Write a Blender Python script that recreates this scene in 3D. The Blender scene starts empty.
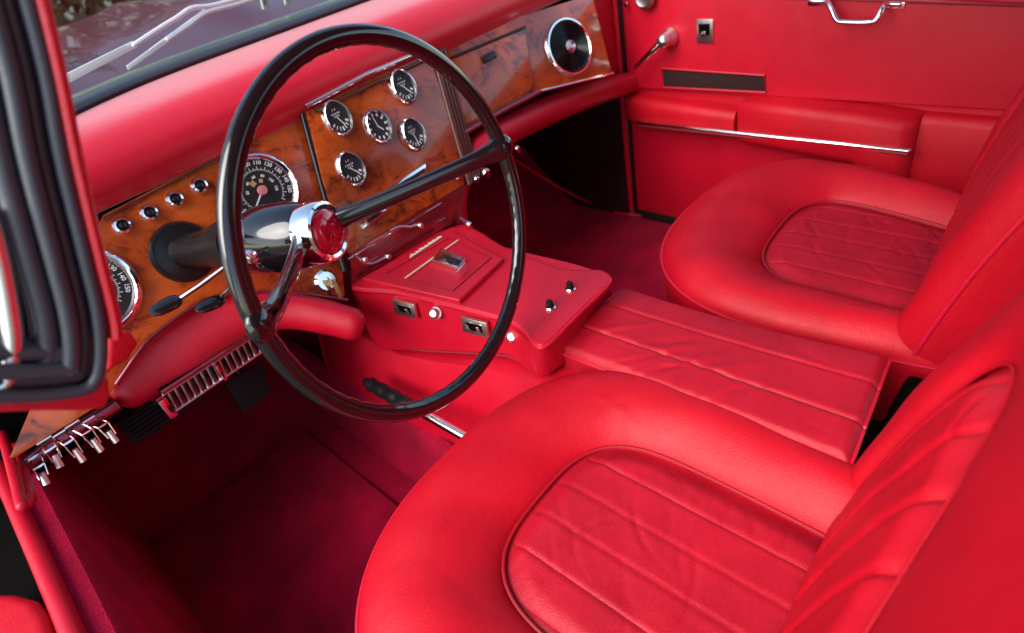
import bpy, bmesh, math, random
from mathutils import Vector as V, Matrix
from mathutils.geometry import intersect_point_line
random.seed(7)
sc = bpy.context.scene
C = sc.collection

# ------------------------------------------------------------------ camera
F_PX = 606.503
RR = V((0.66134944, -0.7258741, -0.18900717))      # right
RD = V((-0.55152758, -0.29981299, -0.77841474))    # down
RF = V((0.50836429, 0.61904682, -0.59862074))      # forward
CAM = V((.06, 0, .926))
cd = bpy.data.cameras.new('camera'); cam = bpy.data.objects.new('camera', cd); C.objects.link(cam)
m = Matrix((RR, -RD, -RF)).transposed().to_4x4(); m.translation = CAM
cam.matrix_world = m
cd.sensor_width = 36; cd.lens = 36*F_PX/1024
cd.clip_start = .01; cd.clip_end = 500
cd.dof.use_dof = True; cd.dof.focus_distance = .80; cd.dof.aperture_fstop = 4.0
sc.camera = cam

def ray(px, py):
    return RF + RR*((px-512)/F_PX) + RD*((py-316.5)/F_PX)
def onx(px, py, x):
    d = ray(px, py); return CAM + d*((x-CAM.x)/d.x)
def ony(px, py, y):
    d = ray(px, py); return CAM + d*((y-CAM.y)/d.y)
def onz(px, py, z):
    d = ray(px, py); return CAM + d*((z-CAM.z)/d.z)
def onp(px, py, p0, n):
    d = ray(px, py); return CAM + d*((V(p0)-CAM).dot(n)/d.dot(n))

# ------------------------------------------------------------------ materials
def nmat(name):
    m = bpy.data.materials.new(name); m.use_nodes = True
    nt = m.node_tree; b = nt.nodes['Principled BSDF']
    return m, nt, b
def N(nt, t, **k):
    n = nt.nodes.new(t)
    for a, v in k.items():
        if a.startswith('i_'): n.inputs[a[2:].replace('_', ' ')].default_value = v
        else: setattr(n, a, v)
    return n
def L(nt, a, b): nt.links.new(a, b)
def simple(name, col, rough=.5, metal=0, coat=0, spec=.5):
    m, nt, b = nmat(name)
    b.inputs['Base Color'].default_value = (*col, 1); b.inputs['Roughness'].default_value = rough
    b.inputs['Metallic'].default_value = metal; b.inputs['Coat Weight'].default_value = coat
    b.inputs['Specular IOR Level'].default_value = spec
    return m, nt, b
def bump_chain(nt, b, specs):
    """specs: list of (scale, detail, strength, distance, stretch)"""
    tc = N(nt, 'ShaderNodeTexCoord'); prev = None
    for (kind, sc_, st, dist, stretch) in specs:
        mp = N(nt, 'ShaderNodeMapping'); mp.inputs['Scale'].default_value = stretch
        L(nt, tc.outputs['Object'], mp.inputs['Vector'])
        if kind == 'v':
            t = N(nt, 'ShaderNodeTexVoronoi', feature='DISTANCE_TO_EDGE'); t.inputs['Scale'].default_value = sc_
            out = t.outputs['Distance']
        else:
            t = N(nt, 'ShaderNodeTexNoise'); t.inputs['Scale'].default_value = sc_; t.inputs['Detail'].default_value = 4
            out = t.outputs['Fac']
        L(nt, mp.outputs['Vector'], t.inputs['Vector'])
        bp = N(nt, 'ShaderNodeBump'); bp.inputs['Strength'].default_value = st; bp.inputs['Distance'].default_value = dist
        L(nt, out, bp.inputs['Height'])
        if prev: L(nt, prev.outputs['Normal'], bp.inputs['Normal'])
        prev = bp
    L(nt, prev.outputs['Normal'], b.inputs['Normal'])

def leather(name, col, col2, rough=.42, grain=.25, crease=.35, spec=.5):
    m, nt, b = simple(name, col, rough, spec=spec)
    tc = N(nt, 'ShaderNodeTexCoord')
    n1 = N(nt, 'ShaderNodeTexNoise'); n1.inputs['Scale'].default_value = 9; n1.inputs['Detail'].default_value = 6
    L(nt, tc.outputs['Object'], n1.inputs['Vector'])
    r = N(nt, 'ShaderNodeValToRGB'); r.color_ramp.elements[0].position = .35; r.color_ramp.elements[1].position = .68
    r.color_ramp.elements[0].color = (*col2, 1); r.color_ramp.elements[1].color = (*col, 1)
    L(nt, n1.outputs['Fac'], r.inputs['Fac']); L(nt, r.outputs['Color'], b.inputs['Base Color'])
    n2 = N(nt, 'ShaderNodeTexNoise'); n2.inputs['Scale'].default_value = 25; n2.inputs['Detail'].default_value = 5
    L(nt, tc.outputs['Object'], n2.inputs['Vector'])
    mr = N(nt, 'ShaderNodeMapRange'); mr.inputs['To Min'].default_value = rough-.07; mr.inputs['To Max'].default_value = rough+.1
    L(nt, n2.outputs['Fac'], mr.inputs['Value']); L(nt, mr.outputs['Result'], b.inputs['Roughness'])
    bump_chain(nt, b, [('n', 14, crease, .006, (1, 1.6, 1)), ('v', 330, grain, .0009, (1, 1, 1)), ('n', 75, grain*.5, .0015, (1, 2.2, 1)), ('n', 900, grain*.6, .0004, (1, 1, 1))])
    return m
RED = (.54, .0022, .014); RED2 = (.44, .0016, .011)
M = {}
M['leather'] = leather('red_leather', RED, RED2, .50, .45, .16, .30)
M['leather_old'] = leather('creased_red_leather', (.45, .004, .018), (.34, .002, .013), .50, .55, .35, .30)
M['vinyl'] = leather('red_vinyl', (.52, .0025, .02), (.46, .002, .017), .40, .28, .10)
M['pad'] = leather('padded_red_vinyl', (.58, .004, .022), (.54, .003, .02), .36, .10, .05)
pb = M['pad'].node_tree.nodes['Principled BSDF']; pb.inputs['Sheen Weight'].default_value = .8; pb.inputs['Sheen Roughness'].default_value = .35; pb.inputs['Sheen Tint'].default_value = (1, .72, .74, 1)  # pink-tinted sheen stands in for sky glare on the dash top
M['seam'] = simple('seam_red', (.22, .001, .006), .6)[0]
M['piping'] = simple('piping_red', (.55, .006, .03), .35)[0]
M['chrome'], nt, b = simple('chrome', (.85, .85, .86), .08, 1)
n = N(nt, 'ShaderNodeTexNoise'); n.inputs['Scale'].default_value = 60
mr = N(nt, 'ShaderNodeMapRange'); mr.inputs['To Min'].default_value = .04; mr.inputs['To Max'].default_value = .16
tc = N(nt, 'ShaderNodeTexCoord'); L(nt, tc.outputs['Object'], n.inputs['Vector']); L(nt, n.outputs['Fac'], mr.inputs['Value']); L(nt, mr.outputs['Result'], b.inputs['Roughness'])
M['satin'] = simple('satin_metal', (.75, .75, .74), .3, 1)[0]
M['boot'] = simple('bronze_black', (.008, .006, .006), .3, spec=.25)[0]
M['black_gloss'], nt, b = simple('black_gloss', (.006, .006, .008), .12, 0, .6)
M['hub'] = simple('black_enamel', (.004, .005, .008), .10, 0, .3, .5)[0]
M['black'] = simple('black_plastic', (.008, .008, .009), .28, spec=.35)[0]
M['rubber'], nt, b = simple('rubber', (.040, .048, .062), .42)
bump_chain(nt, b, [('n', 220, .25, .001, (1, 1, 1))])
M['dial'] = simple('dial_black', (.008, .008, .009), .5)[0]
M['white'] = simple('dial_white', (.75, .75, .72), .5)[0]
M['cream'] = simple('cream_enamel', (.75, .66, .50), .4)[0]
M['emblem'] = simple('red_enamel', (.45, .005, .03), .08, .2, 1)[0]
M['orange'] = simple('brass_dial_mark', (.45, .28, .12), .5)[0]
M['pink'] = simple('pink_cap', (.6, .2, .2), .35)[0]
M['tray'] = simple('red_reflection_metal', (.30, .05, .07), .16, .8, .5)[0]  # chrome whose red reflection is put into the base colour
M['pocket'] = simple('pocket_lining', (.02, .001, .002), .9)[0]
M['silver'] = simple('silver_paint', (.72, .72, .75), .35, .3)[0]
M['edge'] = simple('dark_red_piping', (.33, .0012, .010), .5)[0]
M['pedal'] = simple('pedal_rubber', (.018, .017, .017), .6, spec=.3)[0]
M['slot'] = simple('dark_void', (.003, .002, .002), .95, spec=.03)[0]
# carpet
def carpet(name, c1, c2):
    m, nt, b = simple(name, c1, .95, spec=.15)
    tc = N(nt, 'ShaderNodeTexCoord')
    n1 = N(nt, 'ShaderNodeTexNoise'); n1.inputs['Scale'].default_value = 350; n1.inputs['Detail'].default_value = 6
    n2 = N(nt, 'ShaderNodeTexNoise'); n2.inputs['Scale'].default_value = 10; n2.inputs['Detail'].default_value = 6
    L(nt, tc.outputs['Object'], n1.inputs['Vector']); L(nt, tc.outputs['Object'], n2.inputs['Vector'])
    mx = N(nt, 'ShaderNodeMath', operation='MULTIPLY'); L(nt, n1.outputs['Fac'], mx.inputs[0]); L(nt, n2.outputs['Fac'], mx.inputs[1])
    r = N(nt, 'ShaderNodeValToRGB'); r.color_ramp.elements[0].position = .12; r.color_ramp.elements[1].position = .42
    r.color_ramp.elements[0].color = (*c2, 1); r.color_ramp.elements[1].color = (*c1, 1)
    L(nt, mx.outputs[0], r.inputs['Fac']); L(nt, r.outputs['Color'], b.inputs['Base Color'])
    b.inputs['Sheen Weight'].default_value = .15; b.inputs['Sheen Roughness'].default_value = .5
    b.inputs['Sheen Tint'].default_value = (.8, .05, .12, 1)
    bump_chain(nt, b, [('n', 500, .9, .003, (1, 1, 1)), ('n', 18, .5, .01, (1, 1, 1))])
    return m
M['carpet'] = carpet('wine_carpet', (.52, .003, .040), (.19, .0015, .016))
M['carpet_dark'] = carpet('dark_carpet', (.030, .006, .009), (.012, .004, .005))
# burr wood
def wood():
    m, nt, b = simple('burr_walnut', (.4, .1, .02), .25, 0, .6, .4)
    b.inputs['Coat Roughness'].default_value = .08
    tc = N(nt, 'ShaderNodeTexCoord')
    mp = N(nt, 'ShaderNodeMapping'); mp.inputs['Scale'].default_value = (1, 1, 1.5); L(nt, tc.outputs['Object'], mp.inputs['Vector'])
    n1 = N(nt, 'ShaderNodeTexNoise'); n1.inputs['Scale'].default_value = 9; n1.inputs['Detail'].default_value = 3; n1.inputs['Distortion'].default_value = 1.2
    L(nt, mp.outputs['Vector'], n1.inputs['Vector'])
    n2 = N(nt, 'ShaderNodeTexNoise'); n2.inputs['Scale'].default_value = 13; n2.inputs['Detail'].default_value = 9; n2.inputs['Roughness'].default_value = .52; n2.inputs['Distortion'].default_value = 2.2
    L(nt, mp.outputs['Vector'], n2.inputs['Vector'])
    # swirling growth lines: bands of the distorted low-frequency noise
    ms = N(nt, 'ShaderNodeMath', operation='MULTIPLY'); ms.inputs[1].default_value = 70; L(nt, n1.outputs['Fac'], ms.inputs[0])
    sn = N(nt, 'ShaderNodeMath', operation='SINE'); L(nt, ms.outputs[0], sn.inputs[0])
    m2 = N(nt, 'ShaderNodeMath', operation='MULTIPLY_ADD'); m2.inputs[1].default_value = .045; L(nt, sn.outputs[0], m2.inputs[0]); L(nt, n2.outputs['Fac'], m2.inputs[2])
    r = N(nt, 'ShaderNodeValToRGB'); cr = r.color_ramp
    cr.elements[0].position = .24; cr.elements[0].color = (.05, .012, .004, 1)
    cr.elements[1].position = .74; cr.elements[1].color = (.56, .105, .016, 1)
    e = cr.elements.new(.36); e.color = (.22, .030, .005, 1)
    e = cr.elements.new(.48); e.color = (.45, .066, .009, 1)
    L(nt, m2.outputs[0], r.inputs['Fac'])
    n3 = N(nt, 'ShaderNodeTexNoise'); n3.inputs['Scale'].default_value = 5; n3.inputs['Detail'].default_value = 2; L(nt, tc.outputs['Object'], n3.inputs['Vector'])
    mr = N(nt, 'ShaderNodeMapRange'); mr.inputs['From Min'].default_value = .35; mr.inputs['From Max'].default_value = .6; mr.inputs['To Min'].default_value = .5; mr.inputs['To Max'].default_value = 1.15
    L(nt, n3.outputs['Fac'], mr.inputs['Value'])
    mx = N(nt, 'ShaderNodeVectorMath', operation='SCALE'); L(nt, r.outputs['Color'], mx.inputs[0]); L(nt, mr.outputs['Result'], mx.inputs['Scale'])
    L(nt, mx.outputs['Vector'], b.inputs['Base Color'])
    return m
M['wood'] = wood()
M['wood_dark'] = simple('dark_stained_edge', (.085, .018, .007), .4, 0, .1)[0]
# paint
M['paint'] = simple('maroon_paint', (.065, .002, .010), .25, .0, .25, .10)[0]
M['cowl'] = simple('grey_green_cowl', (.16, .17, .13), .3, .3)[0]
M['glass'], nt, b = nmat('windscreen_glass')
for nd in list(nt.nodes):
    if nd.type == 'BSDF_PRINCIPLED': nt.nodes.remove(nd)
tr = N(nt, 'ShaderNodeBsdfTransparent'); tr.inputs['Color'].default_value = (.93, .96, .94, 1)
gl = N(nt, 'ShaderNodeBsdfGlossy'); gl.inputs['Roughness'].default_value = .02
lw = N(nt, 'ShaderNodeLayerWeight'); lw.inputs['Blend'].default_value = .5
pw = N(nt, 'ShaderNodeMath', operation='POWER'); pw.inputs[1].default_value = 5; L(nt, lw.outputs['Facing'], pw.inputs[0])
fr = N(nt, 'ShaderNodeMath', operation='MULTIPLY_ADD'); fr.inputs[1].default_value = .5; fr.inputs[2].default_value = .03; L(nt, pw.outputs[0], fr.inputs[0])
mx = N(nt, 'ShaderNodeMixShader'); L(nt, fr.outputs[0], mx.inputs[0]); L(nt, tr.outputs[0], mx.inputs[1]); L(nt, gl.outputs[0], mx.inputs[2])
L(nt, mx.outputs[0], nt.nodes['Material Output'].inputs['Surface'])
M['clear'] = M['glass']

# ------------------------------------------------------------------ object helpers
def tag(o, label=None, cat=None, group=None, kind=None):
    if label: o['label'] = label
    if cat: o['category'] = cat
    if group: o['group'] = group
    if kind: o['kind'] = kind
    return o
def thing(name, label, cat, loc, group=None):
    o = bpy.data.objects.new(name, None); C.objects.link(o); o.location = V(loc)
    o.empty_display_size = .02
    return tag(o, label, cat, group)
def root_loc(o):
    while o.parent: o = o.parent
    return o.location
class MB:
    """collects geometry in world metres; build() links it as one object"""
    def __init__(s): s.v = []; s.f = []
    def add(s, vs, fs):
        k = len(s.v); s.v += [V(a) for a in vs]; s.f += [tuple(i+k for i in f) for f in fs]; return s
    def bm(s, bm_):
        bm_.verts.ensure_lookup_table(); bm_.verts.index_update()
        s.add([v.co.copy() for v in bm_.verts], [[v.index for v in f.verts] for f in bm_.faces]); bm_.free(); return s
    def build(s, name, mat, parent=None, smooth=True, loc=None, sharp=40):
        me = bpy.data.meshes.new(name)
        o = bpy.data.objects.new(name, me); C.objects.link(o)
        if parent:
            base = root_loc(parent); o.parent = parent
        else:
            base = V(loc) if loc is not None else sum(s.v, V())/len(s.v); o.location = base
            if loc is None: base = V(base)
        me.from_pydata([tuple(a-base) for a in s.v], [], s.f)
        b_ = bmesh.new(); b_.from_mesh(me); bmesh.ops.remove_doubles(b_, verts=b_.verts, dist=1e-6)
        bmesh.ops.recalc_face_normals(b_, faces=b_.faces); b_.to_mesh(me); b_.free()
        me.materials.append(mat)
        if smooth:
            me.shade_smooth(); me.set_sharp_from_angle(angle=math.radians(sharp))
        return o
def cat_(pts, n=8, closed=False):
    pts = [V(p) for p in pts]; out = []; K = len(pts)
    rng = K if closed else K-1
    for i in range(rng):
        p0 = pts[(i-1) % K] if closed or i > 0 else pts[0]*2-pts[1]
        p1 = pts[i]; p2 = pts[(i+1) % K]
        p3 = pts[(i+2) % K] if closed or i+2 < K else pts[-1]*2-pts[-2]
        for j in range(n):
            t = j/n
            out.append(.5*((2*p1)+(p2-p0)*t+(2*p0-5*p1+4*p2-p3)*t*t+(3*p1-p0-3*p2+p3)*t**3))
    if not closed: out.append(pts[-1])
    return out
def grid(rows, cu=False, cv=False, capu=False):
    R, K = len(rows), len(rows[0]); vs = [p for r in rows for p in r]; fs = []
    for i in range(R if cu else R-1):
        for j in range(K if cv else K-1):
            a = i*K+j; b_ = i*K+(j+1) % K; c = ((i+1) % R)*K+(j+1) % K; d = ((i+1) % R)*K+j
            fs.append((a, b_, c, d))
    if capu:
        fs.append(tuple(range(K))[::-1]); fs.append(tuple((R-1)*K+j for j in range(K)))
    return vs, fs
def tube(pts, r, seg=12, closed=False, up=None, ry=None, caps=True, dome=False):
    """r number or list; ry = second radius along 'up' side"""
    pts = [V(p) for p in pts]; n_ = len(pts); rows = []
    rr = r if isinstance(r, (list, tuple)) else [r]*n_
    nrm = None
    for i, p in enumerate(pts):
        a = pts[(i-1) % n_] if closed or i > 0 else pts[i]; b_ = pts[(i+1) % n_] if closed or i < n_-1 else pts[i]
        t = (b_-a).normalized()
        if up is not None: n1 = V(up)-t*V(up).dot(t)
        elif nrm is None: q = V((0, 0, 1)) if abs(t.z) < .9 else V((1, 0, 0)); n1 = q-t*q.dot(t)
        else: n1 = nrm-t*nrm.dot(t)
        n1.normalize(); nrm = n1; bi = t.cross(n1)
        k = ry/rr[i] if ry and not isinstance(ry, list) else (ry[i]/rr[i] if ry else 1)
        rows.append([p+n1*math.sin(2*math.pi*j/seg)*rr[i]*k+bi*math.cos(2*math.pi*j/seg)*rr[i] for j in range(seg)])
    if dome and not closed:
        def end(row, c, d, rad):
            out = []
            for a in (.35, .65, .88):
                out.append([c+(q-c)*math.sqrt(1-a*a)+d*rad*a for q in row])
            return out
        d0 = (pts[0]-pts[1]).normalized(); d1 = (pts[-1]-pts[-2]).normalized()
        rows = end(rows[0], pts[0], d0, rr[0])[::-1]+rows+end(rows[-1], pts[-1], d1, rr[-1])
    return grid(rows, cu=closed, cv=True, capu=(caps and not closed))
def lathe(prof, o, ax, seg=28, capped=True):
    ax = V(ax).normalized(); q = V((0, 0, 1)) if abs(ax.z) < .9 else V((1, 0, 0))
    e1 = (q-ax*q.dot(ax)).normalized(); e2 = ax.cross(e1); o = V(o)
    rows = [[o+ax*h+(e1*math.cos(2*math.pi*j/seg)+e2*math.sin(2*math.pi*j/seg))*max(r, 1e-5) for j in range(seg)] for r, h in prof]
    return grid(rows, cv=True, capu=capped)
def bevel_bm(b_, w, seg=2, ang=.5):
    es = [e for e in b_.edges if len(e.link_faces) == 2 and e.calc_face_angle(0) > ang]
    if w > 0: bmesh.ops.bevel(b_, geom=es, offset=w, segments=seg, profile=.6, affect='EDGES', clamp_overlap=True)
    return b_
def slab(mb, poly, depth, bev=.001, seg=2):
    """poly 3D points on the front, extruded by the vector depth"""
    b_ = bmesh.new(); vs = [b_.verts.new(V(p)) for p in poly]; f = b_.faces.new(vs)
    r = bmesh.ops.extrude_face_region(b_, geom=[f])
    bmesh.ops.translate(b_, vec=V(depth), verts=[e for e in r['geom'] if isinstance(e, bmesh.types.BMVert)])
    bmesh.ops.recalc_face_normals(b_, faces=b_.faces); bevel_bm(b_, bev, seg)
    return mb.bm(b_)
def box(mb, c, size, bev=.002, axes=None, seg=2):
    b_ = bmesh.new(); bmesh.ops.create_cube(b_, size=1)
    ax = axes or (V((1, 0, 0)), V((0, 1, 0)), V((0, 0, 1)))
    for v in b_.verts:
        co = v.co.copy(); v.co = V(c)+ax[0]*co.x*size[0]+ax[1]*co.y*size[1]+ax[2]*co.z*size[2]
    bevel_bm(b_, bev, seg); return mb.bm(b_)
def text_mb(s, size, o, ex, ey, depth=.0003, align='CENTER'):
    cu = bpy.data.curves.new('t', 'FONT'); cu.body = s; cu.size = size; cu.align_x = align; cu.align_y = 'CENTER'; cu.extrude = depth; cu.offset = size*.02
    cu.resolution_u = 3
    ob = bpy.data.objects.new('t', cu); C.objects.link(ob)
    me = bpy.data.meshes.new_from_object(ob.evaluated_get(bpy.context.evaluated_depsgraph_get()))
    ez = ex.cross(ey); mb = MB(); mb.add([V(o)+ex*v.co.x+ey*v.co.y+ez*v.co.z for v in me.vertices], [list(p.vertices) for p in me.polygons])
    bpy.data.objects.remove(ob); bpy.data.curves.remove(cu); bpy.data.meshes.remove(me)
    return mb
def join(*ms):
    o = MB()
    for a in ms: o.add(a.v, a.f)
    return o
def smooth01(a): a = max(0, min(1, a)); return a*a*(3-2*a)
def lerp_prof(pr, t):
    n_ = len(pr)
    for i in range(n_-1):
        (x1, y1), (x2, y2) = pr[i], pr[i+1]
        if t <= x2 or i == n_-2:
            x0, y0 = pr[i-1] if i else (2*x1-x2, 2*y1-y2); x3, y3 = pr[i+2] if i+2 < n_ else (2*x2-x1, 2*y2-y1)
            m1, m2 = (y2-y0)/(x2-x0), (y3-y1)/(x3-x1); h = x2-x1; k = (t-x1)/h
            return (2*k**3-3*k*k+1)*y1+(k**3-2*k*k+k)*h*m1+(-2*k**3+3*k*k)*y2+(k**3-k*k)*h*m2
class Creases:
    """random short soft folds: height as a function of (u, v) in metres"""
    def __init__(s, seed, n, u, v, length, width, depth, ang=(0, math.pi)):
        rn = random.Random(seed); s.c = []
        for _ in range(n):
            a = rn.uniform(*ang)
            s.c.append((rn.uniform(*u), rn.uniform(*v), math.cos(a), math.sin(a), rn.uniform(*length), rn.uniform(*width), rn.uniform(*depth)*rn.choice((-1, -1, .8)), rn.uniform(-9, 9)))
    def __call__(s, u, v):
        h = 0
        for cu, cv, ca, sa, ln, w, d, k in s.c:
            x, y = (u-cu)*ca+(v-cv)*sa, -(u-cu)*sa+(v-cv)*ca
            if abs(x) > ln*2: continue
            y += k*x*x
            if abs(y) < w*3: h += d*math.exp(-(y/w)**2-(x/ln)**2)
        return h
# ------------------------------------------------------------------ seats
def usec(hw0, hw1, v0, v1, vf, ex, n_side, n_arc):
    """U outline: open rear at v0 (half width hw0), widening to hw1 at v1, superellipse front at vf. list of (u,v)"""
    out = []
    for i in range(n_side):
        t = i/n_side; out.append((-(hw0+(hw1-hw0)*math.sin(t*math.pi/2)), v0+(v1-v0)*t))
    for i in range(n_arc+1):
        a = math.pi-math.pi*i/n_arc
        c, s = math.cos(a), math.sin(a)
        out.append((hw1*math.copysign(abs(c)**(2/ex), c), v1+(vf-v1)*abs(s)**(2/ex)))
    for i in range(n_side-1, -1, -1):
        t = i/n_side; out.append(((hw0+(hw1-hw0)*math.sin(t*math.pi/2)), v0+(v1-v0)*t))
    return out
def inside(p, poly):
    c = False; x, y = p; n_ = len(poly)
    for i in range(n_):
        x1, y1 = poly[i]; x2, y2 = poly[(i+1) % n_]
        if (y1 > y) != (y2 > y) and x < (x2-x1)*(y-y1)/(y2-y1)+x1: c = not c
    return c
def segdist(p, poly):
    best = 9; x, y = p
    for (x1, y1), (x2, y2) in zip(poly, poly[1:]):
        dx, dy = x2-x1, y2-y1; t = max(0, min(1, ((x-x1)*dx+(y-y1)*dy)/(dx*dx+dy*dy+1e-12)))
        best = min(best, math.hypot(x-x1-dx*t, y-y1-dy*t))
    return best
def padded(parent, names,  O, U, W, Nn, outer, inner, prof, skirt, pleats, ins_h, crown, mats, wr_seed=1, curve=None, gd_=.0016, gw=.0018, pip=True):
    """a cushion: bolster from outer to inner outline, pleated insert, piping. curve(v) lifts along Nn"""
    cf = curve or (lambda u, v: 0)
    P = lambda u, v, h: O+U*u+W*v+Nn*(h+cf(u, v))
    rnd = random.Random(wr_seed); ph = [rnd.uniform(0, 6.28) for _ in range(12)]
    us_ = [p[0] for p in outer]; vs_ = [p[1] for p in outer]
    cr_b = Creases(wr_seed, 46, (min(us_), max(us_)), (min(vs_), max(vs_)), (.02, .07), (.003, .008), (.0004, .0014))
    cr_i = Creases(wr_seed+1, 60, (min(us_)*.6, max(us_)*.6), (0, max(vs_)*.7), (.012, .05), (.0025, .006), (.0005, .0016), (-.5, .9))
    def soft(u, v):
        return cr_b(u, v)+.0009*math.sin(u*31+ph[0]+2*math.sin(v*17+ph[1]))*math.sin(v*23+ph[2])+.0009*math.sin(u*63+v*41+ph[3])
    K = len(outer); rows = []
    for (h, k) in ((-skirt, .0), (-skirt*.6, .0), (-skirt*.2, -.0)):
        rows.append([P(u*(1-.03*(-h/skirt)), v*(1-.012*(-h/skirt)), h-.002) for (u, v) in outer])
    NR = 34
    for i in range(NR+1):
        t = i/NR; h = lerp_prof(prof, t)
        te = t
        rows.append([P(a[0]+(b_[0]-a[0])*te, a[1]+(b_[1]-a[1])*te, h+soft(a[0]+(b_[0]-a[0])*te, a[1]+(b_[1]-a[1])*te)*min(1, t*4)) for a, b_ in zip(outer, inner)])
    mb = MB(); vs, fs = grid(rows); mb.add(vs, fs)
    mb.add(rows[0], [tuple(range(K))])     # closed underside
    bol = mb.build(names[0], mats[0], parent)
    # insert as a fine sheet
    us = [p[0] for p in inner]; vsx = [p[1] for p in inner]
    step = .0028; u0, u1, v0, v1 = min(us)-.004, max(us)+.004, min(vsx), max(vsx)+.004
    nu, nv = int((u1-u0)/step)+1, int((v1-v0)/step)+1
    idx = {}; vv = []; ff = []
    big = inner
    def hh(u, v, d):
        g = 0
        for (pu, bow) in pleats:
            x = u-pu-bow*((v-v0)/(v1-v0)-.5)**2
            g += -gd_*math.exp(-(x/gw)**2)+gd_*.16*math.exp(-((abs(x)-gw*4)/(gw*3))**2)
        wr = cr_i(u, v)+.0007*math.sin(v*38+u*22+ph[4]+2.6*math.sin(u*21+v*13+ph[5]))*(.5+.5*math.sin(u*29+v*23+ph[6]))
        wr += .0002*math.sin(v*120-u*90+ph[7]+3*math.sin(v*27+u*40))*(.5+.5*math.sin(u*47-v*33+ph[8]))
        e = smooth01(d/.03)
        return ins_h+crown*e+(g*smooth01(d/.012)+wr*e)
    for i in range(nu):
        for j in range(nv):
            u, v = u0+i*step, v0+j*step
            d = segdist((u, v), inner); ins = inside((u, v), big)
            if ins or d < .004: idx[i, j] = len(vv); vv.append(P(u, v, hh(u, v, d if ins else 0)))
    for i in range(nu-1):
        for j in range(nv-1):
            k = [(i, j), (i+1, j), (i+1, j+1), (i, j+1)]
            if all(q in idx for q in k): ff.append(tuple(idx[q] for q in k))
    MB().add(vv, ff).build(names[1], mats[1], bol)
    pl = [P(u, v, ins_h+.0045) for u, v in inner]
    MB().add(*tube(pl, .0022 if pip else .0012, 8)).build('piping', M['edge'] if pip else M['leather'], bol)
    return bol, P
def make_seat(label, cx, vy, yaw, seed, fwd=0):
    base = V((cx, vy+.20, .0)); t = thing('car_seat', label, 'car seat', base, 'front seats of the car')
    c, s = math.cos(yaw), math.sin(yaw)
    U = V((c, s, 0)); W = V((-s, c, 0)); Z = V((0, 0, 1))
    O = V((cx, vy, .325))-W*0
    outer = usec(.225, .257, .0, .27, .515 if fwd else .498, 2.4, 12, 60)
    inner = usec(.132, .140, .0, .215, .345 if fwd else .357, 3.1, 12, 60)
    if not fwd: inner = [(u*.90+.019, v) for u, v in inner]
    if fwd:
        outer = [(u*(1-.38*max(0, (.40-v)/.40)**1.2) if u > 0 else u, v) for u, v in outer]
        inner = [(u*(1-.42*max(0, (.30-v)/.30)**1.2) if u > 0 else u, v) for u, v in inner]
    prof = [(0, -.002), (.03, .010), (.10, .022), (.25, .034), (.42, .038), (.62, .033), (.82, .020), (.95, .006), (1, -.004)]
    ins = -.004
    tilt = lambda u, v: .012*(v/.5)-.01
    bol, P = padded(t, ('cushion', 'seat_insert'), O, U, W, Z, outer, inner, prof, .12, [(-.094+.047*i, .0) for i in range(5)], ins, .010,
                    (M['leather'], M['leather_old']), seed, tilt)
    pl = [P(u*1.002, v*1.002, .0) for u, v in outer]
    MB().add(*tube(pl, .0028, 8)).build('piping', M['piping'], bol)
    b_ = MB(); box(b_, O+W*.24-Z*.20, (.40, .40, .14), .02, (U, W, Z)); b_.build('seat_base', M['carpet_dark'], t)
    # back
    a = math.radians(19)
    BW = (Z*math.cos(a)-W*math.sin(a)).normalized(); BN = (W*math.cos(a)+Z*math.sin(a)).normalized()
    BO = O+W*(.062+fwd)-Z*(.035 if not fwd else -.010)
    outer = usec(.240, .278 if not fwd else .255, .0, .33, .640, 3.2, 12, 60)
    inner = usec(.182, .190, .03, .22, .345, 2.8, 12, 60)
    if not fwd:
        inner = [(u, v-(.19-u)*.46*max(0, v-.03)/.31) for u, v in inner]
        outer = [(u*1.32 if u < 0 else u, v*1.2 if v > .33 else v) for u, v in outer]
    prof = [(0, -.012), (.05, .004), (.15, .016), (.35, .026), (.6, .030), (.85, .028), (.95, .023), (1, .014)]
    cur = lambda u, v: -.34*max(0, v-.32)**2-.15*u*u*0+.016*math.sin(min(1, v/.4)*math.pi)
    bk, P = padded(t, ('backrest', 'backrest_insert'), BO, U, BW, BN, outer, inner, prof, .09, [(-.156+.052*i, 0) for i in range(7)], .012, .012,
                   (M['leather'], M['leather']), seed+5, cur, .0045, .0036, False)
    pl = [P(u*1.002, v*1.002, -.004) for u, v in outer]
    MB().add(*tube(pl, .0028, 8)).build('piping', M['piping'], bk)
    return t
make_seat('red leather seat nearest the camera, behind the steering wheel', .325, 0.0, math.radians(2), 3, 0)
make_seat('red leather seat on the far side, beside the closed door', 1.005, .020, math.radians(3.5), 11, .028)

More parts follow.
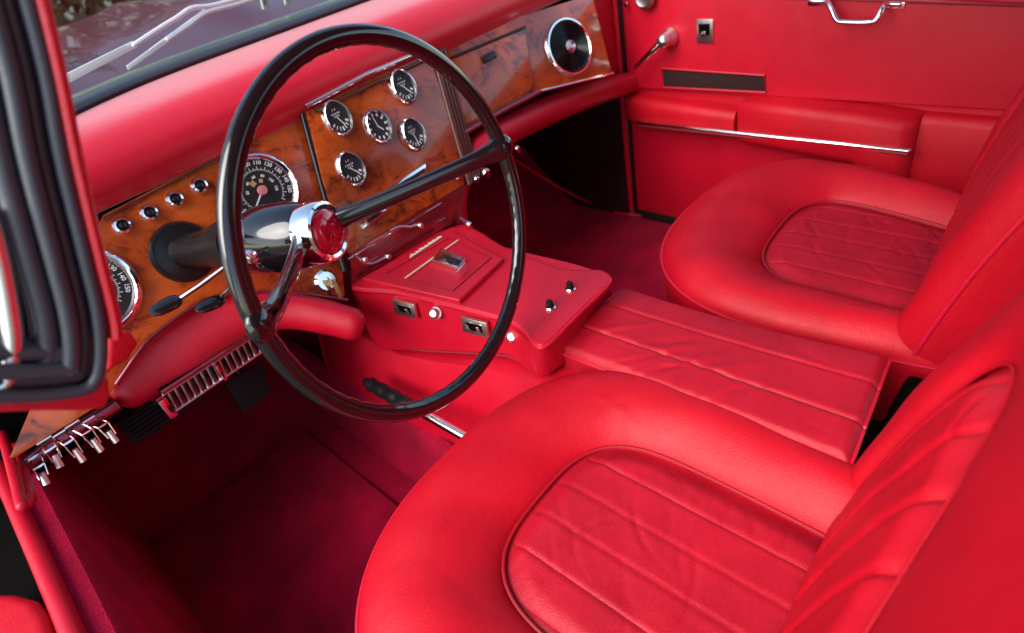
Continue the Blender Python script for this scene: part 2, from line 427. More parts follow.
# ------------------------------------------------------------------ armrest
AZ = .358
t = thing('centre_armrest', 'long red leather armrest cushion with lengthwise seams and creases between the two seats', 'armrest', (.6, .28, .0))
fl, fr_, rr_, rl = onz(556, 346, AZ), onz(624, 285, AZ), onz(890, 354, AZ), onz(850, 461, AZ)
rows = []; NU, NV = 90, 130
def arm_pt(a, b_, h):     # a across 0..1, b front->rear 0..1
    p = (fl*(1-a)+fr_*a)*(1-b_)+(rl*(1-a)+rr_*a)*b_
    q = V(p); q.z = AZ+h
    q.x += .010*math.sin(b_*math.pi)*(-1 if a > .5 else 0)*abs(a-.5)*2
    return q
rnd = random.Random(4); ph = [rnd.uniform(0, 6.28) for _ in range(8)]
cr_a = Creases(21, 18, (0, .08), (.06, .24), (.02, .05), (.004, .008), (.0010, .0028), (.45, 1.05)); cr_a2 = Creases(5, 30, (0, .17), (0, .37), (.01, .05), (.003, .006), (.0003, .0007))
for i in range(NV+1):
    b_ = i/NV; row = []
    for j in range(NU+1):
        a = j/NU; h = .006*(1-(2*a-1)**4)
        for s in (.30, .66):
            x = (a-s)*.17
            h += -.0026*math.exp(-(x/.0020)**2)+.0004*math.exp(-((abs(x)-.007)/.005)**2)
        w = math.exp(-((b_-.42)/.26)**2)*(1-a*.75)
        w2 = smooth01(a/.06)*smooth01((1-a)/.06)
        h += w2*(cr_a(a*.17, b_*.37)+cr_a2(a*.17, b_*.37))
        e = min(a, 1-a)*.17; e2 = min(b_*.37, (1-b_)*.37)
        ee = min(e, e2)
        h -= .008*(1-min(1, ee/.010))**2
        row.append(arm_pt(a, b_, h))
    rows.append(row)
mb = MB(); mb.add(*grid(rows))
bd = [rows[0][j] for j in range(NU+1)]+[rows[i][NU] for i in range(1, NV+1)]+[rows[NV][j] for j in range(NU-1, -1, -1)]+[rows[i][0] for i in range(NV-1, 0, -1)]
cen = sum(bd, V())/len(bd)
def ring(k, dz): return [V((cen.x+(p.x-cen.x)*k, cen.y+(p.y-cen.y)*k, p.z+dz)) for p in bd]
mb.add(*grid([bd, ring(1.012, -.004), ring(1.012, -.03), ring(.99, -.06), ring(.94, -.12), ring(.9, -.25)], cv=True))
cush = mb.build('cushion', M['leather_old'], t)
mb = MB(); mb.add(*tube(ring(1.008, -.002), .0024, 8, closed=True)); mb.build('piping', M['piping'], cush)

mb = MB(); box(mb, V((.665, .025, .20)), (.15, .13, .24), .01); mb.build('gap_shade_block', M['slot'], t)  # added near-black block standing in for the shaded gap behind the armrest
# ------------------------------------------------------------------ dashboard
nP = V((0, -1, .38)).normalized(); P0 = V((0, .95, .655))
def pl(px, py, off=0): return onp(px, py, P0+nP*off, nP)
PX = V((1, 0, 0)); PY = nP.cross(PX).normalized()
if PY.z < 0: PY = -PY
dash = thing('dashboard', 'wide red padded dashboard with burr walnut panels and round chrome gauges', 'dashboard', (.6, 1.0, .3))
# top pad
xs = [-.02+1.38*i/44 for i in range(45)]
def ws_y(x):   # windscreen foot line, curving back at both ends
    e = max(0, (.50-x)/.52); e2 = max(0, (x-.9)/.5)
    return 1.175-.33*e**2.4-.05*e2**2
rows = []
for x in xs:
    yb = ws_y(x); zl = .650; yl = .948
    prof = [(yb+.03, .735), (yb, .741), (yb*.55+yl*.45+.02, .7445), (yl+.055 if yb > 1.03 else yl+(yb-yl)*.4, .742), (yl+.018, .731), (yl-.006, .708), (yl-.013, .684), (yl-.006, .664), (yl+.001, .652), (yl+.02, .648)]
    if yb < yl+.07: prof = [(max(a, yl-.013) if False else a, z) for a, z in prof]
    rows.append(cat_([V((x, a, z)) for a, z in prof], 6))
MB().add(*grid(rows)).build('top_pad', M['pad'], dash)
# wood panels
mb = MB()
drv = [(8, 462), (30, 410), (72, 280), (103, 215), (218, 155), (303, 110), (322, 190), (342, 262), (345, 296), (300, 294), (262, 296), (240, 290), (195, 309), (183, 313), (150, 338), (138, 352), (118, 382), (104, 402)]
slab(mb, [pl(*q) for q in drv], -nP*.012, .0012); mb.build('wood_panel', M['wood'], dash)
mb = MB()
slab(mb, [pl(*q, .004) for q in [(436, 44), (512, 19), (592, -6), (612, 74), (539, 92), (456, 136), (446, 100)]], -nP*.012, .0012); mb.build('wood_panel', M['wood'], dash)
cenp = [(303, 114), (366, 82), (424, 57), (447, 120), (460, 186), (346, 254), (333, 226), (319, 180)]
mb = MB(); slab(mb, [pl(*q, .0) + nP*.016 for q in cenp], -nP*.022, .0012); cp = mb.build('centre_panel', M['wood'], dash)
# fluted dark edge right of the centre stack
mb = MB()
e0, e1 = pl(425, 57)+nP*.014, pl(462, 188)+nP*.014
for k in range(4):
    o = PX*(.010+.010*k)-nP*(.003*k)
    mb.add(*tube([e0+o, e1+o], .0062, 10))
mb.build('fluted_edge', M['wood_dark'], dash)
mb = MB(); a, b_ = pl(303, 114), pl(345, 270)
mb.add(*tube([a+nP*.008-PX*.004, b_+nP*.008-PX*.004], .0055, 10)); mb.build('edge_strip', M['black'], dash)
# pale trims along the top
mb = MB(); mb.add(*tube([pl(303, 113)+nP*.020+PY*.005, pl(364, 81)+nP*.022+PY*.006, pl(424, 55)+nP*.020+PY*.005], .0042, 10)); mb.build('trim_strip', M['chrome'], dash)
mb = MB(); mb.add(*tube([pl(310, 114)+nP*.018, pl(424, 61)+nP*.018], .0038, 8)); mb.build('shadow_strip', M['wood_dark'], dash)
mb = MB(); mb.add(*tube([pl(103, 219)+nP*.003, pl(218, 159)+nP*.003, pl(302, 113)+nP*.003], .0016, 8)); mb.build('trim_strip', M['wood_dark'], dash)
# lower lips
mb = MB(); mb.add(*tube(cat_([pl(*q)+nP*.006 for q in [(116, 384), (138, 352), (150, 338), (183, 313), (212, 298), (250, 293), (300, 294), (346, 300)]], 5), .0032, 10)); mb.build('lower_lip', M['tray'], dash)
mb = MB(); mb.add(*tube([pl(539, 92)+nP*.006, pl(611, 74)+nP*.006], .0045, 10, up=PY, ry=.0032)); mb.build('trim_strip', M['chrome'], dash)
mb = MB(); mb.add(*tube([pl(455, 138)+nP*.006, pl(498, 113)+nP*.006, pl(538, 92)+nP*.006], .006, 10)); mb.build('lower_lip', M['tray'], dash)
# lower pads
def padtube(px, ys, rad, name, thick=None):
    pts = cat_([ony(q[0], q[1], y) for q, y in zip(px, ys)], 8)
    rr = cat_([V((r, 0, 0)) for r in rad], 8)
    mb = MB(); mb.add(*tube(pts, [min(q.x, thick or 9) for q in rr], 20, up=(0, .35, 1), ry=[q.x for q in rr], dome=True)); return mb.build(name, M['vinyl'], dash)
padtube([(126, 390), (150, 370), (180, 350), (240, 315), (285, 311), (325, 317), (352, 324)], [.905, .905, .90, .885, .86, .82, .79], [.030, .042, .046, .037, .030, .029, .028], 'lower_pad', .021)
padtube([(632, 82), (600, 91), (560, 105), (515, 126), (480, 147), (463, 176), (458, 205), (463, 236)], [.93, .93, .925, .915, .90, .885, .87, .86], [.026, .029, .032, .031, .027, .02, .017, .017], 'lower_pad')
# glovebox
g = [pl(*q, .004) for q in [(451, 60), (523, 30), (533, 88), (460, 128)]]
mb = MB(); slab(mb, [q+nP*.005 for q in g], -nP*.008, .0014); gb = mb.build('glovebox_lid', M['wood'], dash)
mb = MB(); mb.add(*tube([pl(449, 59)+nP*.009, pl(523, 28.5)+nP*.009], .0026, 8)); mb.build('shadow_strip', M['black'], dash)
mb = MB(); a = pl(489, 57, .012); box(mb, a, (.034, .014, .012), .003, (PX, PY, nP)); mb.build('latch', M['black'], gb)
# gauges
def dial_text(strs, c, r, size):
    mb = MB()
    for s, ang in strs:
        d = PX*math.sin(ang)+PY*math.cos(ang)
        up = d; ex = up.cross(nP) if True else PX
        ex = (PX*math.cos(ang)-PY*math.sin(ang)); k = text_mb(s, size, c+d*r, ex, d); mb.add(k.v, k.f)
    return mb
def gauge(px, py, rad, kind, off=.016, parent=dash, name='gauge'):
    c = pl(px, py)+nP*(off+.001)
    k0 = len(bpy.data.objects); before = set(bpy.data.objects)
    mb = MB(); mb.add(*lathe([(rad*.80, .002), (rad*.84, .007), (rad*.90, .010), (rad*.97, .008), (rad*1.03, .003), (rad*1.05, -.002)], c, nP, 36, False))
    g_ = mb.build(name, M['chrome'], parent)
    MB().add(*lathe([(0, .003), (rad*.84, .003)], c, nP, 32, False)).build('dial', M['dial'], g_)
    mb = MB()
    def tick(ang, r0, r1, w, m_=mb):
        d = PX*math.sin(ang)+PY*math.cos(ang); s = PX*math.cos(ang)-PY*math.sin(ang); z = nP*.0036
        m_.add([c+d*r0*rad+s*w+z, c+d*r0*rad-s*w+z, c+d*r1*rad-s*w+z, c+d*r1*rad+s*w+z], [(0, 1, 2, 3)])
    if kind == 'clock':
        for k in range(12): tick(k*math.pi/6, .58, .76, .0016)
        tick(-.1, -.1, .55, .0008); tick(2.4, -.1, .42, .0009)
    elif kind == 'small':
        for k in range(7): tick(math.radians(118+k*20.6), .50, .72, .0008 if k % 3 else .0014)
        tick(math.radians(150+random.uniform(-20, 50)), -.1, .55, .0008)
        for (yy, ww) in ((.46, .20), (.24, .36), (.10, .24)):
            for k in range(int(ww*14)):
                a = c+PY*yy*rad+PX*(-ww/2+ww*(k+.5)/int(ww*14))*2*rad+nP*.0036
                mb.add([a-PX*.0010-PY*.0012, a+PX*.0005-PY*.0012, a+PX*.0009+PY*.0012, a-PX*.0006+PY*.0012], [(0, 1, 2, 3)])
    else:
        for k in range(57): tick(math.radians(-140+k*5), .52, .56 if k % 2 else .59, .0005)
        for k in range(15): tick(math.radians(-140+k*20), .60, .62, .0008)
        tx = [(str(s), math.radians((s-100)*2.25)) for s in range(50, 160, 10)]
        k_ = dial_text([(s, a) for s, a in tx], c+nP*.0036, rad*.72, rad*.14); mb.add(k_.v, k_.f)
        k_ = dial_text([(str(s*20), math.radians(-110+s*36)) for s in range(1, 7)], c+nP*.0036, rad*.38, rad*.10); mb.add(k_.v, k_.f)
        d2 = MB(); tick(math.radians(-25), .2, .34, .004, d2); tick(math.radians(25), .2, .30, .003, d2); d2.build('dial_badge', M['orange'], g_)
        MB().add(*lathe([(.13*rad, .003), (.12*rad, .008), (.0, .009)], c, nP, 16)).build('needle_cap', M['pink'], g_)
        nd = MB(); tick(math.radians(-128), .1, .5, .0012, nd); nd.build('needle', M['white'], g_)
    mb.build('dial_markings', M['white'], g_)
    if kind != 'speedo':      # round gauges stretched taller than wide
        base = c-dash.location
        for o in set(bpy.data.objects)-before:
            for v in o.data.vertices:
                d = v.co-base; v.co = v.co+PY*d.dot(PY)*.22-PX*d.dot(PX)*.02
    return g_
for q in [(333, 121, .0245), (398, 90, .0255), (408, 137, .0245), (346.5, 171, .0245)]: gauge(*q, 'small')
gauge(373, 129, .0245, 'clock')
gauge(261, 191, .0585, 'speedo', .002); gauge(90, 293, .0585, 'speedo', .002)
# warning lamps / pull knobs
for q in [(122, 226), (149, 213), (174.5, 199.5), (199, 186)]:
    c = pl(*q)
    g_ = MB().add(*lathe([(.0125, 0), (.0125, .004), (.0105, .008), (.0075, .009), (.0055, .005)], c, nP, 24, False)).build('warning_lamp', M['chrome'], dash)
    MB().add(*lathe([(.0060, .002), (.005, .006), (.003, .0075), (0, .008)], c, nP, 18)).build('lens', M['black'], g_)
# speaker
c = pl(567, 48)+nP*.005; R = .060
sp = MB().add(*lathe([(R*.88, .002), (R*.92, .007), (R*.98, .007), (R*1.02, .0), (R*1.02, -.004)], c, nP, 40, False)).build('speaker', M['chrome'], dash)
mb = MB()
for k in range(7): mb.add(*lathe([(R*(.26+.09*k), .003), (R*(.29+.09*k), .006), (R*(.33+.09*k), .004)], c, nP, 40, False))
mb.add(*lathe([(0, .0015), (R*.95, .0015)], c, nP, 32, False)); mb.build('grille', M['black'], sp)
MB().add(*lathe([(R*.22, .002), (R*.22, .008), (R*.12, .014), (R*.06, .010), (0, .010)], c, nP, 20)).build('centre_button', M['satin'], sp)
base = c-dash.location
for o in [sp]+list(sp.children):
    for v in o.data.vertices: v.co = v.co+PX*(v.co-base).dot(PX)*.16
# radio and lower chrome plate on the centre stack
mb = MB(); slab(mb, [pl(*q)+nP*.024 for q in [(378, 193), (419, 166), (420.5, 174), (382, 201)]], -nP*.008, .001)
rd = mb.build('radio', M['chrome'], dash)
mb = MB(); slab(mb, [pl(*q)+nP*.026 for q in [(383, 193), (417.5, 170.5), (418.5, 173.5), (385, 198)]], -nP*.008, .0005); mb.build('radio_face', M['black'], rd)
mb = MB(); slab(mb, [pl(*q)+nP*.022 for q in [(354, 224), (379, 208), (382, 213), (357, 231)]], -nP*.008, .001); rd = mb.build('radio_button', M['chrome'], dash)
mb = MB(); slab(mb, [pl(*q)+nP*.0235 for q in [(361, 221), (374, 212.5), (376, 215.5), (363, 225)]], -nP*.008, .0005); mb.build('button_face', M['black'], rd)
M['tray'] = simple('red_reflection_metal', (.30, .05, .07), .16, .8, .5)[0]  # red mirrored in the chrome plate is painted into its colour
q4 = [pl(*q)+nP*.012 for q in [(346, 255), (460, 187), (462, 190), (348, 258)]]
mb = MB(); A0, A1 = pl(346, 254)+nP*.018, pl(461, 186)+nP*.018
B0, B1 = onz(352, 284, .402), onz(452, 224, .402)
slab(mb, [A0, A1, B1, B0], V((0, .012, -.006)), .001); tray = mb.build('heater_panel', M['tray'], dash)
for (a, b_) in (((372, 268), (447, 222)), ((367, 262), (441, 217)), ((347, 259), (440, 203))):
    d0 = onp(*a, A0, (A1-A0).cross(B0-A0).normalized()); d1 = onp(*b_, A0, (A1-A0).cross(B0-A0).normalized())
    nn = (A1-A0).cross(B0-A0).normalized(); nn = nn if nn.y < 0 else -nn
    MB().add(*tube([d0+nn*.003, d1+nn*.003], .0012, 8)).build('slider_rail', M['chrome'], tray)
def tr_pt(x, y, h=.006): return onp(x, y, A0, (A1-A0).cross(B0-A0).normalized())+nn*h
for a in [(361, 258), (384, 255), (416, 224)]:
    c = tr_pt(*a, .0); MB().add(*lathe([(.003, 0), (.003, .008), (.0048, .009), (.0048, .016), (.004, .017), (0, .017)], c, nn, 16)).build('slider_knob', M['satin'], tray)
MB().add(*tube(cat_([tr_pt(388, 230), tr_pt(397, 226), tr_pt(408, 226), tr_pt(415, 224)], 4), .0022, 8)).build('lever', M['satin'], tray)
MB().add(*tube(cat_([tr_pt(352, 254), tr_pt(362, 262), tr_pt(372, 262), tr_pt(384, 256)], 4), .0026, 8)).build('lever', M['satin'], tray)
# louvred vent under the pad
y0 = .86
tl, tr_, br, bl = ony(163, 395, y0), ony(256, 335, y0), ony(263, 351, y0), ony(173, 413, y0)
mb = MB(); mb.add(*tube([tl, tr_, br, bl], .0022, 8, closed=True))
vent = mb.build('air_vent', M['satin'], dash)
mb = MB(); slab(mb, [q+V((0, .012, 0)) for q in (tl, tr_, br, bl)], V((0, .01, 0)), .0005); mb.build('vent_back', M['slot'], vent)
for k in range(15):
    t_ = (k+.5)/15; a = tl.lerp(tr_, t_); b_ = bl.lerp(br, t_)
    mb = MB(); slab(mb, [a, a+V((.008, .008, 0)), b_+V((.008, .008, 0)), b_], V((.0012, -.0012, 0)), .0003); mb.build('vent_slat', M['satin'], vent)
for t_ in (0, .53):
    a = tl.lerp(tr_, t_); mb = MB(); box(mb, a.lerp(bl.lerp(br, t_), .5)+V((-.004*(t_ == 0), -.006, 0)), (.012 if t_ == 0 else .006, .012, .036 if t_ == 0 else .03), .002); mb.build('vent_tab', M['chrome'], vent)
mb = MB(); mb.add(*tube([tl+V((0, -.004, .006)), tr_+V((0, -.004, .006))], .0035, 8)); mb.build('vent_brow', M['tray'], vent)
# toggle levers at the outer end
for (a, b_, c_) in [((36, 456), (40, 468), (44, 477)), ((44, 440), (52, 450), (57, 460)), ((58, 434), (70, 443), (79, 455)), ((72, 424), (88, 433), (97, 445)), ((88, 420), (104, 426), (112, 436))]:
    p0, p1, p2 = ony(*a, .88), ony(*b_, .855), ony(*c_, .85)
    mb = MB()
    d = (p2-p1).normalized()
    for s in (-.0065, .0065): mb.add(*tube([p0+V((s, 0, .0)), p1+V((s, 0, .002)), p2+V((s*.8, 0, 0))], .0011, 8))
    mb.add(*tube([p1+V((-.0065, 0, .002)), p1+V((.0065, 0, .002))], .0016, 8))
    mb.add(*tube([p0+V((-.009, 0, 0)), p0+V((.009, 0, 0))], .0035, 10))
    tg = mb.build('toggle_switch', M['chrome'], dash)
    mb = MB(); mb.add(*tube([p1.lerp(p2, .5), p2+d*.004, p2+d*.010], [.0032, .0044, .0047], 12)); mb.build('switch_tip', M['satin'], tg)
mb = MB(); mb.add(*tube([ony(24, 468, .885), ony(60, 440, .885), ony(118, 404, .885)], .011, 12)); mb.build('switch_rail', M['tray'], dash)
# little chrome knobs below the far pad and by the console
for q, y, r in [((515, 148), .885, .008), ((484, 172), .86, .010), ((474, 178), .86, .007), ((467, 223), .80, .006), ((455, 177), .86, .004)]:
    c = ony(*q, y); ax = V((-.2, -1, -.15))
    MB().add(*lathe([(r*.6, -.02), (r*.6, 0), (r, .002), (r*1.05, .008), (r*.8, .012), (0, .0135)], c, ax, 18)).build('pull_knob', M['chrome'], dash)
MB().add(*lathe([(.018, -.004), (.019, .004), (.015, .008), (.006, .008), (.006, .004), (0, .004)], pl(325, 281), nP, 24)).build('ignition_lock', M['chrome'], dash)
# underside of the dash
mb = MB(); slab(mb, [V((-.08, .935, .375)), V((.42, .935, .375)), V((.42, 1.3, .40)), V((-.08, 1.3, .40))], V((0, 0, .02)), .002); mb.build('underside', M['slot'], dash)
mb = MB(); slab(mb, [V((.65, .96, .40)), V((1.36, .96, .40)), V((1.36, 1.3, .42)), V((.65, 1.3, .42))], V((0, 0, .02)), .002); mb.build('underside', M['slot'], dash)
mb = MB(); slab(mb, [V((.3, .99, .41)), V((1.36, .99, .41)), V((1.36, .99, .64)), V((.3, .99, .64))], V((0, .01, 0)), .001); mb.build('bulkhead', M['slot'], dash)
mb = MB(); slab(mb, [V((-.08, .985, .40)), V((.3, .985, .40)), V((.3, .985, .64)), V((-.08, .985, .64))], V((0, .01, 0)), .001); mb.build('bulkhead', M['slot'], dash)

# car key
k0 = pl(328, 283)+nP*.006
key = thing('car_key', 'small brass key hanging in the ignition lock left of the console', 'key', k0)
mb = MB(); box(mb, k0+nP*.008, (.003, .011, .024), .001, (PX, PY, nP)); mb.add(*tube([k0+nP*.020+V((.003*math.cos(a), 0, .006*math.sin(a))) for a in [i*math.pi/6 for i in range(12)]], .001, 6, closed=True)); mb.build('key_bow', M['orange'], key)
mb = MB(); box(mb, k0+nP*.022+V((0, 0, -.018)), (.007, .0015, .028), .001); mb.build('key_blade', M['orange'], key)

# ------------------------------------------------------------------ steering wheel and column
nW = V((0.18747478, -0.96373432, 0.18991935)); WC = V((.37784, .52706, .62008))
aW = V((.9815997, .190950, 0)); bW = V((-.03626513, .18642478, .9817997))
RM = .2020
wh = thing('steering_wheel', 'large thin-rimmed glossy black steering wheel with two spokes and chrome horn boss', 'steering wheel', WC)
def wp(r, ang, d=0): return WC+(aW*math.cos(ang)+bW*math.sin(ang))*r+nW*d
# rim with finger notches behind
pts = []; rad = []
rows = []
NSEG, MSEG = 220, 18
for i in range(NSEG):
    a = 2*math.pi*i/NSEG; e = (aW*math.cos(a)+bW*math.sin(a)); row = []
    for j in range(MSEG):
        b_ = 2*math.pi*j/MSEG; ce, se = math.cos(b_), math.sin(b_)
        rr = .0103*ce*(1 if ce > 0 else 1+.0); zz = .0092*se
        if se < -.3 or ce < -.5:
            rr *= 1+.035*math.sin(a*58)*(.5+.5*max(0, -ce)); 
        row.append(WC+e*(RM+rr)+nW*zz)
    rows.append(row)
MB().add(*grid(rows, cu=True, cv=True)).build('rim', M['black_gloss'], wh)
HK = .155                                   # how far the boss sits behind the rim plane
HC0 = WC-nW*HK
HC = CAM+ray(327, 231.5)*(HC0-CAM).dot(RF)
S0 = pl(183, 252)
nH = (HC-S0).normalized()
for ang in (math.radians(2), math.radians(174)):
    e = aW*math.cos(ang)+bW*math.sin(ang); R1 = WC+e*.199; R0 = HC-nH*.040
    dd = R1-R0
    pp = cat_([R0+dd*.05, R0+dd*.25+nW*.006, R0+dd*.5+nW*.010, R0+dd*.78+nW*.012, R0+dd*.93+nW*.006, R1], 8)
    n_ = len(pp); w = [.0150-.0045*math.sin(math.pi*min(1, i/n_*1.10)) + (.004*max(0, (i-n_+10)/10)) for i in range(n_)]
    MB().add(*tube(pp, w, 20, up=nW, ry=[q*.62 for q in w], dome=True)).build('spoke', M['black_gloss'], wh)
MB().add(*lathe([(.038, -.150), (.041, -.140), (.043, -.120), (.046, -.10), (.0465, -.075), (.0445, -.05), (.041, -.030), (.0385, -.024)], HC, nH, 48)).build('hub', M['hub'], wh)
MB().add(*lathe([(.0385, -.028), (.0395, -.020), (.0395, -.002), (.0375, .003), (.034, .0045), (.030, .003), (.0285, -.001)], HC, nH, 48)).build('horn_ring', M['chrome'], wh)
MB().add(*lathe([(.0295, -.002), (.028, .004), (.023, .008), (.014, .0105), (0, .0115)], HC, nH, 40)).build('emblem', M['emblem'], wh)
mb = MB()
sh = [(-.004, .010), (.004, .010), (.007, .006), (.003, .002), (.006, -.004), (.002, -.011), (-.002, -.011), (-.006, -.004), (-.003, .002), (-.007, .006)]
slab(mb, [HC+aW*x*.8+bW*y*.9+nH*.0113 for x, y in sh], nH*.0008, .0003); mb.build('crest', M['emblem'], wh)
# column
HB = HC-nH*.150
ax = (HB-S0).normalized()
col = thing('steering_column', 'dark steering column with chrome stalks reaching out of the walnut dash', 'steering column', S0)
Lc = (HB-S0).length
MB().add(*lathe([(.044, 0), (.044, .006), (.040, .011), (.036, .011), (.030, .014)], S0, nP, 40)).build('boot_ring', M['black'], col)
MB().add(*lathe([(.025, 0)]+[(.025+(.0012 if k % 2 else 0), .004+.005*k) for k in range(11)]+[(.029, .062), (.0295, Lc*.6), (.034, Lc*.72), (.038, Lc*.88), (.040, Lc)], S0, ax, 40)).build('shroud', M['boot'], col)
def stalk(px, ys, r, pad_px, pad_y, pw, name):
    pts = [ony(*q, y) for q, y in zip(px, ys)]
    o = MB().add(*tube(pts, r, 10)).build(name, M['chrome'], col)
    p0, p1 = ony(*pad_px[0], pad_y), ony(*pad_px[1], pad_y-.004); d = (p1-p0)
    MB().add(*tube([p0+d*k for k in (0, .08, .25, .5, .75, .92, 1)], [pw*k for k in (.35, .75, 1, 1, .9, .6, .3)], 16, up=(0, -.6, .8), ry=[pw*k*.42 for k in (.35, .75, 1, 1, .9, .6, .3)])).build('paddle', M['black_gloss'], o)
    return o
stalk([(226, 266), (200, 285), (182, 297)], [.72, .76, .78], .0032, ((181, 298), (150, 314)), .785, .0105, 'indicator_stalk')
stalk([(248, 262), (232, 285), (222, 296)], [.72, .77, .80], .0032, ((224, 298), (196, 311)), .805, .0100, 'wiper_stalk')
for q in [(249, 256), (238, 262)]:
    c = ony(*q, .66); MB().add(*lathe([(.004, -.02), (.004, 0), (.008, .003), (.009, .009), (.006, .013), (0, .014)], c, V((-.3, -1, .2)), 14)).build('switch_knob', M['chrome'], col)

# ------------------------------------------------------------------ console
CZ = .402
con = thing('centre_console', 'red leather centre console with flared end, lidded box and chrome switches', 'console', (.58, .65, .0))
top = [(352, 281), (400, 291), (455, 305), (490, 314), (512, 321), (526, 331), (533, 341), (541, 345), (552, 338), (580, 310), (607, 284), (609, 276), (600, 270), (584, 270), (565, 269), (545, 264), (505, 248), (452, 227)]
tp = cat_([onz(*q, CZ) for q in top], 4, closed=True)
mb = MB(); slab(mb, tp, V((0, 0, -.012)), .003, 3); mb.build('top_panel', M['vinyl'], con)
mb = MB(); mb.add(*tube([q+V((0, 0, -.004)) for q in tp], .0030, 8, closed=True)); mb.build('piping', M['piping'], con)
# lower body set in a little from the top's edge
LB = [(352, 285), (400, 296), (455, 309), (500, 320), (545, 344), (600, 284), (590, 268), (505, 246), (452, 225)]
lt = [onz(*q, CZ-.011) for q in LB]; cx_ = sum(lt, V())/len(lt)
lt = [q+(cx_-q).normalized()*.003 for q in lt]
lo = [V((q.x-.001 if q.x < cx_.x else q.x+.02, q.y, .262+.073*smooth01((.86-q.y)/.42))) for q in lt]
mb = MB(); rows = [cat_(lt, 6, True), cat_([a.lerp(b_, .5)+V((-.003 if a.x < cx_.x else .003, 0, 0)) for a, b_ in zip(lt, lo)], 6, True), cat_(lo, 6, True)]
mb.add(*grid(rows, cv=True, capu=True)); mb.build('body', M['vinyl'], con, sharp=50)
# tunnel sides
mb = MB()
pr = [(.395, .0), (.405, .14), (.425, .24), (.440, .315), (.46, .33), (.67, .33), (.70, .25), (.735, .12), (.75, 0)]
yy = [1.3, 1.18, 1.15, 1.13, 1.11, 1.09, 1.07, 1.0, .9, .8, .7, .6, .5, .4, .25, .17]
rows = []
for y in yy:
    k = smooth01((y-1.07)/.08)-.40*smooth01((.86-y)/.40)*-1   # rounded front corner, and widening towards the rear
    rows.append([V((x+(.10*k if x < .5 else -.03*k), y, min(z, .255+.07*smooth01((.86-y)/.42)))) for x, z in pr])
mb.add(*grid(rows)); mb.build('tunnel_cover', M['vinyl'], con)
mb = MB(); mb.add(*tube([V((.402, 1.075, .02)), V((.409, 1.075, .14)), V((.428, 1.07, .24))], .005, 10)); mb.build('tunnel_welt', M['piping'], con)
mb = MB(); mb.add(*tube([lo[0]+V((-.002, 0, 0)), lo[1]+V((-.002, 0, 0)), lo[2]+V((-.002, 0, 0)), lo[3]+V((-.002, 0, 0)), lo[4]], .0022, 8)); mb.build('tunnel_seam', M['seam'], con)
mb = MB()
rows = []
for y in (1.3, .9, .5, .0):
    rows.append([V((x, y, z)) for x, z in [(.36, .0), (.378, .03), (.392, .08), (.402, .115), (.415, .118)]])
mb.add(*grid(rows)); mb.build('tunnel_carpet', M['carpet'], con)
# raised lid
ld = [onz(*q, CZ+.009) for q in [(361, 278), (459, 300), (503, 258), (450, 229)]]
mb = MB(); slab(mb, ld, V((0, 0, -.012)), .003, 3); lid = mb.build('lid', M['vinyl'], con)
li = [onz(*q, CZ+.0095) for q in [(385, 274), (453, 291), (491, 258), (449, 238)]]
mb = MB(); mb.add(*tube(li, .0013, 8, closed=True)); mb.build('lid_seam', M['seam'], lid)
a, b_ = onz(405, 278, CZ+.011), onz(458, 240, CZ+.011)
mb = MB(); slab(mb, [a+V((-.002, -.001, 0)), a+V((.002, -.003, 0)), b_+V((.001, -.003, 0)), b_+V((-.003, -.001, 0))], V((0, 0, .002)), .0004); mb.build('trim_bar', M['cream'], lid)
# script badge: joined up chrome letters too small to read
a, b_ = onz(411, 257, CZ+.011), onz(441, 237, CZ+.011); d = b_-a; s = V((d.y, -d.x, 0)).normalized()
pp = []
for k in range(61):
    t_ = k/60; pp.append(a+d*(t_+.030*math.sin(t_*44))+s*(-.0048*abs(math.sin(t_*22))*(1.3 if k % 20 < 6 else .8))+V((0, 0, .0008)))
mb = MB(); mb.add(*tube(pp, .0011, 6)); mb.add(*tube([a-d*.03, b_+d*.02], .0013, 6)); mb.build('script_badge', M['cream'], lid)
# latch on the lid
lc = [onz(*q, CZ+.010) for q in [(431, 263), (441, 250), (468, 262), (460, 272)]]
c0 = sum(lc, V())/4; k = .9
mb = MB(); slab(mb, [c0+(q-c0)*k for q in lc], V((0, 0, .007)), .0012); lat = mb.build('latch', M['chrome'], lid)
mb = MB(); slab(mb, [onz(*q, CZ+.0175) for q in [(443, 254), (462, 261), (458, 266), (447, 262)]], V((0, 0, .0006)), .0002); mb.build('latch_recess', M['black'], lat)
box(mb := MB(), onz(461, 268, CZ+.022), (.03, .005, .006), .0015, ((lc[2]-lc[3]).normalized(), V((0, 1, 0)), V((0, 0, 1)))); mb.build('latch_handle', M['chrome'], lat)
